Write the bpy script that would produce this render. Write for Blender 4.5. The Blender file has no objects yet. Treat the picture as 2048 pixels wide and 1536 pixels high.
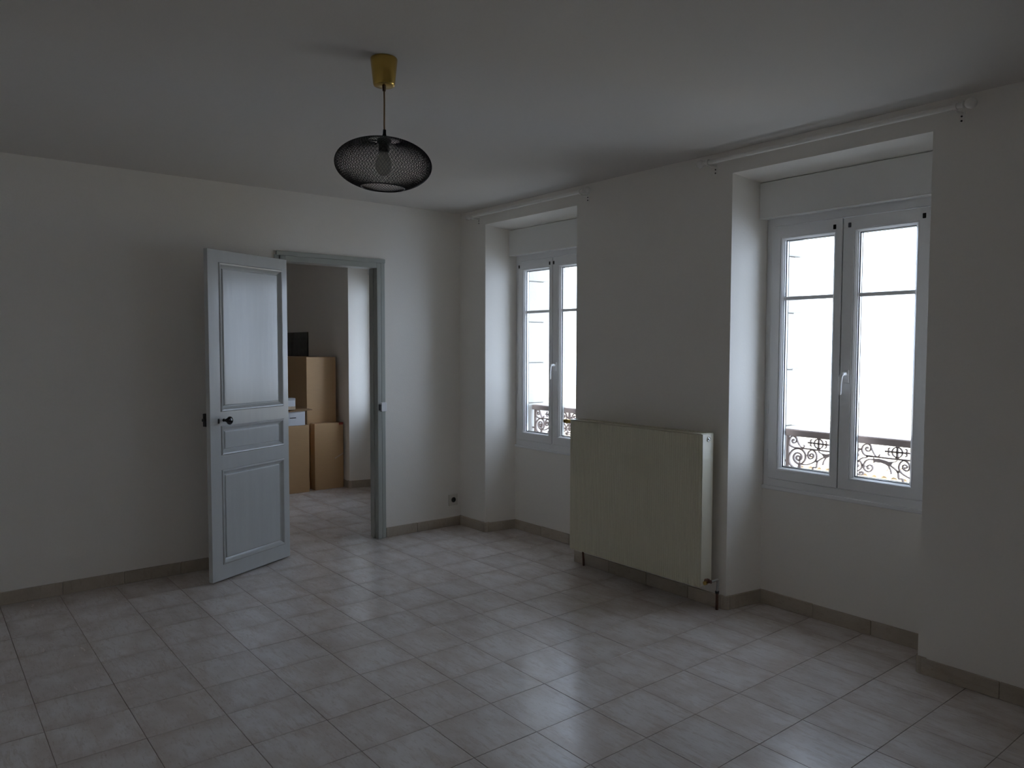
import bpy, bmesh, math, random
from mathutils import Vector, Matrix
random.seed(7)
R = math.radians
S = bpy.context.scene
C = S.collection

# ------------------------------------------------------------------ camera, sky, sun, exposure
YAW, PITCH, ROLL, FPX = 0.8950, -0.0501, 0.0022, 1507.44
cam = bpy.data.cameras.new('camera'); camo = bpy.data.objects.new('camera', cam); C.objects.link(camo)
cam.sensor_width = 36.0; cam.lens = FPX / 2048 * 36; cam.clip_start = 0.02; cam.clip_end = 500
F = Vector((math.cos(PITCH)*math.cos(YAW), math.cos(PITCH)*math.sin(YAW), math.sin(PITCH)))
Rt = Vector((math.sin(YAW), -math.cos(YAW), 0)); Up = Rt.cross(F)
c_, s_ = math.cos(ROLL), math.sin(ROLL)
Rt, Up = c_*Rt + s_*Up, -s_*Rt + c_*Up
M = Matrix((Rt, Up, -F)).transposed().to_4x4(); M.translation = Vector((-3.7199, -5.3539, 1.55))
camo.matrix_world = M
S.camera = camo

w = bpy.data.worlds.new('sky'); S.world = w; w.use_nodes = True
bg = w.node_tree.nodes['Background']; bg.inputs[0].default_value = (0.66, 0.785, 1.0, 1); bg.inputs[1].default_value = 6.5
sun = bpy.data.lights.new('sun', 'SUN'); suno = bpy.data.objects.new('sun', sun); C.objects.link(suno)
sun.energy = 5.0; sun.color = (1.0, 0.93, 0.82); sun.angle = R(0.6)
suno.rotation_euler = (0, R(-42), R(14)); suno.location = (-6, 0, 12)

S.view_settings.view_transform = 'Standard'; S.view_settings.look = 'None'
S.view_settings.gamma = 1.0; S.view_settings.use_curve_mapping = False
S.view_settings.exposure = 0.28
S.cycles.use_denoising = True
S.cycles.max_bounces = 14; S.cycles.diffuse_bounces = 8; S.cycles.glossy_bounces = 4
S.cycles.transparent_max_bounces = 16
S.cycles.caustics_reflective = False; S.cycles.caustics_refractive = False
S.cycles.sample_clamp_indirect = 6.0

# ------------------------------------------------------------------ materials
def new_mat(name):
    m = bpy.data.materials.new(name); m.use_nodes = True
    return m, m.node_tree.nodes, m.node_tree.links, m.node_tree.nodes['Principled BSDF']
def mat(name, col, rough=0.6, metal=0.0, spec=0.5, var=0.06, scale=6.0, bump=0.0, bscale=60.0, stretch=(1, 1, 1), coat=0.0):
    m, n, l, b = new_mat(name)
    b.inputs['Roughness'].default_value = rough; b.inputs['Metallic'].default_value = metal
    b.inputs['Specular IOR Level'].default_value = spec; b.inputs['Coat Weight'].default_value = coat
    tc = n.new('ShaderNodeTexCoord'); mp = n.new('ShaderNodeMapping'); mp.inputs['Scale'].default_value = stretch
    l.new(tc.outputs['Object'], mp.inputs[0])
    nz = n.new('ShaderNodeTexNoise'); nz.inputs['Scale'].default_value = scale; nz.inputs['Detail'].default_value = 4
    l.new(mp.outputs[0], nz.inputs[0])
    mx = n.new('ShaderNodeMix'); mx.data_type = 'RGBA'
    mx.inputs[6].default_value = tuple(max(0, c*(1-var)) for c in col) + (1,)
    mx.inputs[7].default_value = tuple(min(1, c*(1+var)) for c in col) + (1,)
    l.new(nz.outputs[0], mx.inputs[0]); l.new(mx.outputs[2], b.inputs['Base Color'])
    if bump:
        n2 = n.new('ShaderNodeTexNoise'); n2.inputs['Scale'].default_value = bscale; n2.inputs['Detail'].default_value = 3
        l.new(mp.outputs[0], n2.inputs[0])
        bp = n.new('ShaderNodeBump'); bp.inputs['Strength'].default_value = bump; bp.inputs['Distance'].default_value = 0.01
        l.new(n2.outputs[0], bp.inputs['Height']); l.new(bp.outputs[0], b.inputs['Normal'])
    return m

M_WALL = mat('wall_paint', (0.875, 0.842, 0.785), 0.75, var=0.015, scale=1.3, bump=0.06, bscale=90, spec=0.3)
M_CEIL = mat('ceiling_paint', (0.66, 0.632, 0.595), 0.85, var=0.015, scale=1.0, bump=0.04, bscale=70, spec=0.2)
M_DOOR = mat('grey_blue_door_paint', (0.565, 0.58, 0.575), 0.20, var=0.06, scale=5, bump=0.10, bscale=5, stretch=(4, 4, 0.4), spec=0.55)
M_FRAME = mat('grey_green_frame_paint', (0.42, 0.44, 0.405), 0.35, var=0.05, scale=5, bump=0.06, bscale=18, stretch=(4, 4, .6))
M_PVC = mat('white_window_plastic', (0.90, 0.90, 0.90), 0.28, var=0.01)
M_BOX = mat('off_white_casing', (0.86, 0.855, 0.83), 0.45, var=0.015)
M_RAD = mat('cream_enamel', (0.70, 0.665, 0.51), 0.35, var=0.02)
M_RADW = mat('pale_enamel', (0.75, 0.71, 0.585), 0.35, var=0.02)
M_BRASS = mat('brushed_brass', (0.56, 0.385, 0.11), 0.27, metal=1.0, var=0.08)
M_BROWN = mat('brown_plastic', (0.10, 0.05, 0.02), 0.45)
M_CORD = mat('tan_fabric_cord', (0.26, 0.16, 0.07), 0.8)
M_BLACK = mat('black_metal', (0.012, 0.012, 0.013), 0.42, var=0.1)
M_KNOB = mat('black_gloss', (0.010, 0.010, 0.013), 0.10)
M_IRON = mat('black_iron', (0.025, 0.023, 0.022), 0.55, var=0.2)
M_STEEL = mat('worn_steel', (0.5, 0.5, 0.48), 0.3, metal=0.9)
M_COPPER = mat('aged_copper', (0.15, 0.07, 0.045), 0.5, metal=0.3, var=0.2)
M_CARD = mat('brown_cardboard', (0.56, 0.36, 0.185), 0.5, var=0.05, scale=14, bump=0.03, bscale=120, stretch=(1, 1, 6))
M_CARDIN = mat('dark_cardboard', (0.30, 0.19, 0.10), 0.8)
M_WHITEBOX = mat('white_board', (0.74, 0.76, 0.80), 0.55, var=0.03)
M_TAPE = mat('red_tape', (0.36, 0.06, 0.04), 0.4)
M_CLEAR = mat('shiny_clear_tape', (0.62, 0.52, 0.42), 0.12)
M_SPLASH = mat('dark_slate_tile', (0.075, 0.075, 0.075), 0.3, var=0.25, scale=9)
M_GROUTD = mat('dark_grout', (0.06, 0.06, 0.06), 0.9)
M_SOCK = mat('cream_socket_plastic', (0.66, 0.62, 0.56), 0.35)
M_DARK = mat('dark_recess', (0.02, 0.02, 0.02), 0.6)
M_RAIL = mat('weathered_iron_flare_tint', (0.25, 0.185, 0.155), 0.65, var=0.2, scale=30, bump=0.1, bscale=120)  # weathered iron, base colour lightened to carry the flare around the panes
M_STONE = mat('pale_limestone', (0.52, 0.50, 0.46), 0.9, var=0.10, scale=10, bump=0.25, bscale=40)
M_FACADE = mat('pale_render', (0.78, 0.70, 0.58), 0.9, var=0.06, scale=2, bump=0.1)
M_ROOFT = mat('terracotta', (0.84, 0.69, 0.52), 0.85, var=0.3, scale=8)
M_ASPH = mat('pale_street', (0.36, 0.35, 0.33), 0.95, var=0.1)
M_ROD = mat('cream_rod_paint', (0.86, 0.83, 0.78), 0.6)
M_ZINC = mat('pale_sill', (0.82, 0.82, 0.80), 0.6)
M_SHUT = mat('faded_shutter_paint', (0.45, 0.50, 0.52), 0.7)
M_GASKET_SHADE = mat('rubber_and_seam_shade', (0.02, 0.02, 0.022), 0.6)  # glass gaskets, and the painted shade in the sash seam
M_GROUT = mat('beige_grout', (0.24, 0.19, 0.15), 0.95, var=0.15, scale=20)

def tile_mat(name, base, dark, dull, edge=False):
    m, n, l, b = new_mat(name)
    tc = n.new('ShaderNodeTexCoord'); oi = n.new('ShaderNodeObjectInfo')
    add = n.new('ShaderNodeVectorMath'); add.operation = 'ADD'
    sc = n.new('ShaderNodeVectorMath'); sc.operation = 'SCALE'; sc.inputs['Scale'].default_value = 37.0
    cmb = n.new('ShaderNodeCombineXYZ')
    l.new(oi.outputs['Random'], cmb.inputs[0]); l.new(oi.outputs['Random'], cmb.inputs[1])
    l.new(cmb.outputs[0], sc.inputs[0]); l.new(tc.outputs['Object'], add.inputs[0]); l.new(sc.outputs[0], add.inputs[1])
    def noise(scale, st, det=5, rough=0.6, dist=0.0):
        mp = n.new('ShaderNodeMapping'); mp.inputs['Scale'].default_value = st
        l.new(add.outputs[0], mp.inputs[0])
        z = n.new('ShaderNodeTexNoise'); z.inputs['Scale'].default_value = scale; z.inputs['Detail'].default_value = det
        z.inputs['Roughness'].default_value = rough; z.inputs['Distortion'].default_value = dist
        l.new(mp.outputs[0], z.inputs[0]); return z
    def ramp(src, p0, p1):
        r = n.new('ShaderNodeMapRange'); r.inputs[1].default_value = p0; r.inputs[2].default_value = p1
        l.new(src, r.inputs[0]); return r
    veins = noise(16, (2.6, 0.42, 1), 7, 0.7, 0.4); rv = ramp(veins.outputs[0], 0.52, 0.70)
    clouds = noise(5, (1.3, 0.7, 1), 3, 0.55); rc = ramp(clouds.outputs[0], 0.42, 0.68)
    fine = noise(55, (2.2, .45, 1), 3, 0.7); rf = ramp(fine.outputs[0], 0.56, 0.74)
    def mix(f, a, bb, fac=None):
        x = n.new('ShaderNodeMix'); x.data_type = 'RGBA'
        if fac is not None:
            mm = n.new('ShaderNodeMath'); mm.operation = 'MULTIPLY'; mm.inputs[1].default_value = fac
            l.new(f, mm.inputs[0]); f = mm.outputs[0]
        l.new(f, x.inputs[0])
        for sock, v in ((x.inputs[6], a), (x.inputs[7], bb)):
            if isinstance(v, tuple): sock.default_value = v + (1,)
            else: l.new(v, sock)
        return x.outputs[2]
    c1 = mix(rv.outputs[0], base, dark, 0.70)
    c2 = mix(rc.outputs[0], c1, dull, 0.75)
    c3 = mix(rf.outputs[0], c2, dark, 0.5)
    if edge:      # printed brownish border of each tile, broken up by noise
        sx = n.new('ShaderNodeSeparateXYZ'); l.new(tc.outputs['Object'], sx.inputs[0])
        ab = []
        for k in (0, 1):
            a = n.new('ShaderNodeMath'); a.operation = 'ABSOLUTE'; l.new(sx.outputs[k], a.inputs[0]); ab.append(a)
        mxm = n.new('ShaderNodeMath'); mxm.operation = 'MAXIMUM'; l.new(ab[0].outputs[0], mxm.inputs[0]); l.new(ab[1].outputs[0], mxm.inputs[1])
        en = noise(9, (1.2, 0.8, 1), 5, 0.65)
        ad = n.new('ShaderNodeMath'); ad.operation = 'MULTIPLY_ADD'; ad.inputs[1].default_value = 0.26; l.new(en.outputs[0], ad.inputs[0]); l.new(mxm.outputs[0], ad.inputs[2])
        er = ramp(ad.outputs[0], 0.215, 0.335)
        c3 = mix(er.outputs[0], c3, dark, 0.46)
    hv = n.new('ShaderNodeHueSaturation')
    vr = n.new('ShaderNodeMapRange'); vr.inputs[3].default_value = 0.95; vr.inputs[4].default_value = 1.04
    l.new(oi.outputs['Random'], vr.inputs[0]); l.new(vr.outputs[0], hv.inputs['Value'])
    l.new(c3, hv.inputs['Color']); l.new(hv.outputs[0], b.inputs['Base Color'])
    rr = ramp(veins.outputs[0], 0.3, 0.8); rr.inputs[3].default_value = 0.20; rr.inputs[4].default_value = 0.31
    l.new(rr.outputs[0], b.inputs['Roughness'])
    bp = n.new('ShaderNodeBump'); bp.inputs['Strength'].default_value = 0.05; bp.inputs['Distance'].default_value = 0.004
    l.new(clouds.outputs[0], bp.inputs['Height']); l.new(bp.outputs[0], b.inputs['Normal'])
    return m
M_TILE = tile_mat('marbled_floor_tile', (0.69, 0.645, 0.62), (0.40, 0.305, 0.235), (0.54, 0.465, 0.41), edge=True)
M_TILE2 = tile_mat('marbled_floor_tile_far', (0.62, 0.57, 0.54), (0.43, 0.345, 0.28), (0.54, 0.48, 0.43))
M_PLINTH = tile_mat('beige_plinth_tile', (0.50, 0.44, 0.36), (0.36, 0.295, 0.22), (0.43, 0.37, 0.29))

m, n, l, b = new_mat('window_glass'); M_GLASS = m
n.remove(b); out = n['Material Output']
lw = n.new('ShaderNodeLayerWeight'); lw.inputs[0].default_value = 0.5
pw = n.new('ShaderNodeMath'); pw.operation = 'POWER'; pw.inputs[1].default_value = 5.0; l.new(lw.outputs['Facing'], pw.inputs[0])
fr = n.new('ShaderNodeMath'); fr.operation = 'MULTIPLY_ADD'; fr.inputs[1].default_value = 0.96; fr.inputs[2].default_value = 0.04; l.new(pw.outputs[0], fr.inputs[0])
tr = n.new('ShaderNodeBsdfTransparent'); tr.inputs[0].default_value = (0.965, 0.97, 0.965, 1)
gl = n.new('ShaderNodeBsdfGlossy'); gl.inputs['Roughness'].default_value = 0.0
mx = n.new('ShaderNodeMixShader'); l.new(fr.outputs[0], mx.inputs[0]); l.new(tr.outputs[0], mx.inputs[1]); l.new(gl.outputs[0], mx.inputs[2])
l.new(mx.outputs[0], out.inputs[0])
m, n, l, b = new_mat('smoky_bulb_glass'); M_BULB = m
b.inputs['Base Color'].default_value = (0.42, 0.41, 0.38, 1); b.inputs['Roughness'].default_value = 0.18
tr = n.new('ShaderNodeBsdfTransparent'); tr.inputs[0].default_value = (0.85, 0.85, 0.82, 1)
mx = n.new('ShaderNodeMixShader'); mx.inputs[0].default_value = 0.38
l.new(tr.outputs[0], mx.inputs[1]); l.new(b.outputs[0], mx.inputs[2]); l.new(mx.outputs[0], n['Material Output'].inputs[0])

# ------------------------------------------------------------------ mesh builder
class MB:
    def __init__(s): s.v = []; s.f = []
    def add(s, vs, fs):
        o = len(s.v); s.v += [tuple(p) for p in vs]; s.f += [tuple(i+o for i in f) for f in fs]; return s
    def box(s, x0, x1, y0, y1, z0, z1, T=None):
        vs = [Vector(p) for p in ((x0,y0,z0),(x1,y0,z0),(x1,y1,z0),(x0,y1,z0),(x0,y0,z1),(x1,y0,z1),(x1,y1,z1),(x0,y1,z1))]
        if T: vs = [T(p) for p in vs]
        return s.add(vs, [(0,3,2,1),(4,5,6,7),(0,1,5,4),(1,2,6,5),(2,3,7,6),(3,0,4,7)])
    def tube(s, pts, r, n=8, cap=True, closed=False):
        P = [Vector(p) for p in pts]; k = len(P); rings = []
        rs = r if isinstance(r, (list, tuple)) else [r]*k
        up = None; vs = []
        for i in range(k):
            a = P[(i-1) % k] if (closed or i > 0) else P[i]; bb = P[(i+1) % k] if (closed or i < k-1) else P[i]
            t = (bb-a).normalized()
            if up is None:
                up = Vector((0,0,1)) if abs(t.z) < 0.9 else Vector((1,0,0))
            x = t.cross(up).normalized(); up = x.cross(t).normalized()
            for j in range(n):
                q = 2*math.pi*j/n
                vs.append(P[i] + (x*math.cos(q) + up*math.sin(q))*rs[i])
        fs = []
        for i in range(k if closed else k-1):
            i2 = (i+1) % k
            for j in range(n):
                fs.append((i*n+j, i*n+(j+1) % n, i2*n+(j+1) % n, i2*n+j))
        if cap and not closed:
            fs.append(tuple(range(n-1, -1, -1))); fs.append(tuple((k-1)*n+j for j in range(n)))
        return s.add(vs, fs)
    def lathe(s, prof, c=(0,0,0), n=24, axis='z', T=None):
        vs = []; fs = []; k = len(prof)
        for (r, h) in prof:
            for j in range(n):
                q = 2*math.pi*j/n; a, bb = r*math.cos(q), r*math.sin(q)
                p = {'z': (a, bb, h), 'y': (a, h, bb), 'x': (h, a, bb)}[axis]
                p = Vector(p)
                if T: p = T(p)
                vs.append(p + Vector(c))
        for i in range(k-1):
            for j in range(n):
                fs.append((i*n+j, i*n+(j+1) % n, (i+1)*n+(j+1) % n, (i+1)*n+j))
        if prof[0][0] > 1e-6: fs.append(tuple(range(n-1, -1, -1)))
        if prof[-1][0] > 1e-6: fs.append(tuple((k-1)*n+j for j in range(n)))
        return s.add(vs, fs)
    def ribbon(s, pts, wd, th, x):       # flat bar following (w, z) points in the plane X = x; width wd in plane, th along X
        k = len(pts); vs = []
        for i in range(k):
            a = Vector(pts[max(i-1, 0)]); bb = Vector(pts[min(i+1, k-1)]); t = (bb-a)
            t = t.normalized() if t.length > 1e-9 else Vector((1, 0)); nn = Vector((-t.y, t.x))*wd/2
            p = Vector(pts[i])
            for q, dx in ((p+nn, -th/2), (p-nn, -th/2), (p-nn, th/2), (p+nn, th/2)):
                vs.append((x+dx, q.x, q.y))
        fs = [(3,2,1,0), tuple((k-1)*4+j for j in range(4))]
        for i in range(k-1):
            for j in range(4): fs.append((i*4+j, i*4+(j+1) % 4, (i+1)*4+(j+1) % 4, (i+1)*4+j))
        return s.add(vs, fs)
    def plate(s, us, zs, holes, d0, d1, T):   # plate on a (u, z) grid with cells left open; T maps (u, z, d) to a point
        nu, nz = len(us), len(zs); ids = {}; vs = []; fs = []
        def vid(i, j, k):
            if (i, j, k) not in ids: ids[(i, j, k)] = len(vs); vs.append(T(us[i], zs[j], (d0, d1)[k], k))
            return ids[(i, j, k)]
        solid = lambda i, j: 0 <= i < nu-1 and 0 <= j < nz-1 and (i, j) not in holes
        for i in range(nu-1):
            for j in range(nz-1):
                if not solid(i, j): continue
                a = [(i, j), (i+1, j), (i+1, j+1), (i, j+1)]
                fs.append(tuple(vid(p, q, 0) for p, q in a)); fs.append(tuple(vid(p, q, 1) for p, q in reversed(a)))
                for (ni, nj), e in (((i, j-1), (0, 1)), ((i+1, j), (1, 2)), ((i, j+1), (2, 3)), ((i-1, j), (3, 0))):
                    if not solid(ni, nj):
                        p, q = a[e[0]], a[e[1]]
                        fs.append((vid(*p, 0), vid(*p, 1), vid(*q, 1), vid(*q, 0)))
        return s.add(vs, fs)
    def prism(s, poly, x0, x1, T=None):  # polygon in (y, z) extruded along x
        k = len(poly); vs = [Vector((x0, y, z)) for y, z in poly] + [Vector((x1, y, z)) for y, z in poly]
        if T: vs = [T(p) for p in vs]
        return s.add(vs, [tuple(range(k-1, -1, -1)), tuple(range(k, 2*k))] + [(i, (i+1) % k, k+(i+1) % k, k+i) for i in range(k)])

OFF = {}
def mesh_of(name, mb, material, smooth=False, bevel=0.0, seg=1, off=None):
    me = bpy.data.meshes.new(name)
    o = off or Vector((0, 0, 0))
    me.from_pydata([tuple(Vector(p)-o) for p in mb.v], [], mb.f)
    bm = bmesh.new(); bm.from_mesh(me)
    bmesh.ops.remove_doubles(bm, verts=bm.verts, dist=1e-6)
    bmesh.ops.recalc_face_normals(bm, faces=bm.faces)
    if bevel:
        es = [e for e in bm.edges if len(e.link_faces) == 2 and e.calc_face_angle(0) > R(35)]
        bmesh.ops.bevel(bm, geom=es, offset=bevel, segments=seg, profile=0.6, affect='EDGES', clamp_overlap=True)
    for f in bm.faces: f.smooth = smooth
    bm.to_mesh(me); bm.free()
    if smooth:
        try: me.set_sharp_from_angle(angle=R(40))
        except Exception: pass
    me.materials.append(material)
    return me
def root_of(o):
    while o.parent: o = o.parent
    return o
def obj(name, mb, material, parent=None, smooth=False, bevel=0.0, seg=1, label=None):
    off = OFF.get(root_of(parent).name) if parent else None
    o = bpy.data.objects.new(name, mesh_of(name, mb, material, smooth, bevel, seg, off)); C.objects.link(o)
    if parent: o.parent = parent
    if label: o['label'] = label
    return o
def thing(name, label, cat, loc=(0, 0, 0), rotz=0.0, group=None, kind=None, local=False):
    o = bpy.data.objects.new(name, None); C.objects.link(o); o.empty_display_size = 0.1
    o.location = loc; o.rotation_euler = (0, 0, rotz)
    tag(o, label, cat, group, kind)
    if not local: OFF[o.name] = Vector(loc)
    return o
def tag(o, label, cat, group=None, kind=None):
    o['label'] = label; o['category'] = cat
    if group: o['group'] = group
    if kind: o['kind'] = kind
    return o
def struct(name, mb, material, label, cat, **k):
    return tag(obj(name, mb, material, **k), label, cat, kind='structure')
def smooth_pts(P, sub=4):
    P = [Vector(p) for p in P]; out = []
    for i in range(len(P)-1):
        a, b_, c, d = P[max(i-1, 0)], P[i], P[i+1], P[min(i+2, len(P)-1)]
        for k in range(sub):
            t = k/sub
            out.append(0.5*((2*b_) + (c-a)*t + (2*a-5*b_+4*c-d)*t*t + (3*b_-a-3*c+d)*t*t*t))
    return out + [P[-1]]

# ------------------------------------------------------------------ room dimensions (metres; corner of the two visible walls at the origin)
H = 2.6754
XL, YF = -4.46, -5.62                 # wall behind/left of the camera
WT = 0.10                           # partition with the doorway
YN = 4.8                            # far end of the next room
NICHE = 1.0827                      # width of a window niche at the room face
YC = [-0.9026, -3.2728, 1.5697]     # centres of window_1, window_2 and the next room's window
SPL, DEP = 0.0445, 0.285            # splay and depth of the niches
ZS0, ZS1 = 2.5436, 2.503            # soffit height at the room face and at the window
HW = NICHE/2

# ------------------------------------------------------------------ structure
sub = MB().box(XL-0.3, 0.6, YF-0.3, YN+0.3, -0.30, -0.0022)
floor = struct('floor', sub, M_GROUT, 'floor of square marbled beige grey tiles with thin joints', 'floor')
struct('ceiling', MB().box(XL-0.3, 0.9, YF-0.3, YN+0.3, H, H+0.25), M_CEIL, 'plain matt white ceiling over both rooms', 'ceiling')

# window wall: inner leaf with splayed niches, outer leaf with the window openings
ix = lambda L, v: min(range(len(L)), key=lambda i: abs(L[i]-v))
us = sorted([YF-0.3, YN+0.3] + [yc+s*HW for yc in YC for s in (-1, 1)])
zs = [-0.009, ZS0, H]
holes = {(ix(us, yc-HW), 0) for yc in YC}
def T_in(u, z, d, k):
    if k == 1:
        for yc in YC:
            if abs(u-(yc+HW)) < 1e-6: u -= SPL
            elif abs(u-(yc-HW)) < 1e-6: u += SPL
        if abs(z-ZS0) < 1e-6: z = ZS1
    return Vector((d, u, z))
wr = MB().plate(us, zs, holes, 0.0, DEP, T_in)
us2 = sorted([YF-0.3, YN+0.3] + [yc+s*(HW-SPL) for yc in YC for s in (-1, 1)])
zs2 = [-0.3, 0.70, 2.42, H+0.25]
holes2 = {(ix(us2, yc-HW+SPL), 1) for yc in YC}
wr.plate(us2, zs2, holes2, DEP, 0.60, lambda u, z, d, k: Vector((d, u, z)))
wall_right = struct('wall_right', wr, M_WALL, 'white plastered window wall with deep window niches', 'wall')

# door wall
DX0, DX1, DZ = -1.560, -0.812, 2.163          # clear opening
wb = MB().plate([XL-0.3, DX0-0.06, DX1+0.07, 0.0], [-0.009, 2.20, H], {(1, 0)}, 0.0, WT, lambda u, z, d, k: Vector((u, d, z)))
struct('wall_back', wb, M_WALL, 'white wall with the doorway into the next room', 'wall')
struct('wall_left', MB().box(XL-0.3, XL, YF-0.3, YN+0.3, -0.009, H), M_WALL, 'plain white wall opposite the windows', 'wall')
struct('wall_front', MB().box(XL, 0.0, YF-0.3, YF, -0.009, H), M_WALL, 'plain white wall facing the doorway', 'wall')
struct('wall_far', MB().box(XL, 0.0, YN, YN+0.3, -0.009, H), M_WALL, 'far white wall of the next room', 'wall')

# floor tiles
TX, TY, GX, GY, TH = 0.3096, 0.3066, -2.0975, -2.8015, 0.009
GAP = 0.0022
def tile_mesh(x0, x1, y0, y1):
    mb = MB().box(x0+GAP/2, x1-GAP/2, y0+GAP/2, y1-GAP/2, -TH, 0.0)
    return mb
shared = mesh_of('tile', tile_mesh(-TX/2, TX/2, -TY/2, TY/2), M_TILE, bevel=0.0008)
rest = MB()
for i in range(-9, 9):
    for j in range(-26, 12):
        x0 = GX + i*TX; x1 = x0+TX; y1 = GY - j*TY; y0 = y1-TY
        yc_, xc = (y0+y1)/2, (x0+x1)/2
        cx0, cx1 = max(x0, XL), min(x1, DEP)
        if cx1-cx0 < 0.012: continue
        if y1 < YF+0.01 or y0 > YN: continue
        cy0, cy1 = max(y0, YF), min(y1, YN)
        near = (xc > -4.0 and yc_ > -2.55 - (xc+3.6)*0.79) if yc_ < 0.05 else (xc > -1.75 and yc_ < 2.75)
        if near:
            full = (cx0 == x0 and cx1 == x1 and cy0 == y0 and cy1 == y1)
            me = shared if full else mesh_of('tile', tile_mesh(cx0-xc, cx1-xc, cy0-yc_, cy1-yc_), M_TILE, bevel=0.0008)
            t = bpy.data.objects.new('tile', me); C.objects.link(t); t.parent = floor
            t.location = (xc, yc_, random.uniform(-0.0004, 0.0004))
        else:
            rest.add(*(lambda q: (q.v, q.f))(tile_mesh(cx0, cx1, cy0, cy1)))
rt = obj('outlying_tiles', rest, M_TILE2, floor); rt['kind'] = 'stuff'

# plinth tiles (baseboards)
PH, PT = 0.080, 0.011
def plinth_run(parent, p0, p1, nrm, first=0.33, L=0.335):
    p0, p1, nrm = Vector(p0), Vector(p1), Vector(nrm); d = (p1-p0); tot = d.length; d.normalize()
    a = 0.0; seg = first
    while a < tot-0.004:
        e = min(a+seg, tot)
        if tot-e < 0.04: e = tot
        q0, q1 = p0+d*(a+0.0012), p0+d*(e-0.0012)
        h = PH + random.uniform(-0.003, 0.003)
        t = PT + random.uniform(-0.001, 0.001)
        mb = MB().add([(*q0, 0), (*q1, 0), (*(q1+nrm*t), 0), (*(q0+nrm*t), 0), (*q0, h), (*q1, h), (*(q1+nrm*t), h), (*(q0+nrm*t), h)],
                      [(0,3,2,1),(4,5,6,7),(0,1,5,4),(1,2,6,5),(2,3,7,6),(3,0,4,7)])
        o = obj('plinth_tile', mb, M_PLINTH, parent, bevel=0.002)
        a = e; seg = L
def corner_round(parent, x, y, r=0.030):
    obj('corner_piece', MB().lathe([(r, 0), (r, PH), (r*0.9, PH+0.002)], (x, y, 0), 20), M_PLINTH, parent, smooth=True)
bbk = thing('baseboard_back', 'beige plinth tiles along the foot of the doorway wall', 'baseboard', kind='structure')
plinth_run(bbk, (-0.008, 0), (-0.736, 0), (0, -1), first=0.435)
plinth_run(bbk, (-1.622, 0), (XL, 0), (0, -1), first=0.345, L=0.348)
bbr = thing('baseboard_right', 'beige plinth tiles following the window wall into its niches', 'baseboard', kind='structure')
RC = 0.019
ys = 0.0
for wi, yc in ((0, YC[0]), (1, YC[1])):
    a, b_ = yc+HW, yc-HW; ai, bi = a-SPL, b_+SPL
    plinth_run(bbr, (0, ys), (0, a+RC), (-1, 0))
    corner_round(bbr, RC, a+RC*0.9)
    na = Vector((-SPL, -DEP)).normalized(); nb = Vector((-SPL, DEP)).normalized()
    plinth_run(bbr, (RC, a-SPL*RC/DEP), (DEP, ai), na)
    plinth_run(bbr, (DEP, ai), (DEP, bi), (-1, 0), first=0.345)
    plinth_run(bbr, (DEP, bi), (RC, b_+SPL*RC/DEP), nb)
    corner_round(bbr, RC, b_-RC*0.9)
    ys = b_-RC
plinth_run(bbr, (0, ys), (0, YF), (-1, 0))
bbf = thing('baseboard_far', 'dark beige plinth tiles on the next room window wall', 'baseboard', kind='structure')
yc = YC[2]; a, b_ = yc+HW, yc-HW
plinth_run(bbf, (0, WT), (0, b_), (-1, 0)); plinth_run(bbf, (0, b_), (DEP, b_+SPL), Vector((-SPL, DEP)).normalized())
plinth_run(bbf, (DEP, b_+SPL), (DEP, a-SPL), (-1, 0)); plinth_run(bbf, (DEP, a-SPL), (RC, a), Vector((-SPL, -DEP)).normalized())
corner_round(bbf, RC, a+RC*0.9); plinth_run(bbf, (0, a+RC), (0, YN), (-1, 0))

# ------------------------------------------------------------------ windows
def rect_ring(parent, name, m, o, i, x0, x1, xo0=None):
    """mitred frame between an outer (y0,y1,z0,z1) and an inner opening; front at x0, back at x1"""
    oy0, oy1, oz0, oz1 = o; iy0, iy1, iz0, iz1 = i
    mb = MB().plate([oy0, iy0, iy1, oy1], [oz0, iz0, iz1, oz1], {(1, 1)}, x0, x1, lambda u, z, d, k: Vector((d, u, z)))
    return obj(name, mb, m, parent, bevel=0.003)
def bead(parent, name, m, o, i, xs):
    """sloping glazing bead: rectangle loops from o to i at depths xs"""
    mb = MB(); vs = []; k = len(xs); fs = []
    for q in range(k):
        t = xs[q][0]; x = xs[q][1]
        y0, y1, z0, z1 = (o[j]+(i[j]-o[j])*t for j in range(4))
        vs += [(x, y0, z0), (x, y1, z0), (x, y1, z1), (x, y0, z1)]
    for q in range(k-1):
        for j in range(4): fs.append((q*4+j, q*4+(j+1) % 4, q*4+4+(j+1) % 4, q*4+4+j))
    mb.add(vs, fs)
    return obj(name, mb, m, parent)
ZG0, ZG1, ZB0, ZB1 = 0.838, 2.170, 0.828, 2.185
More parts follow.
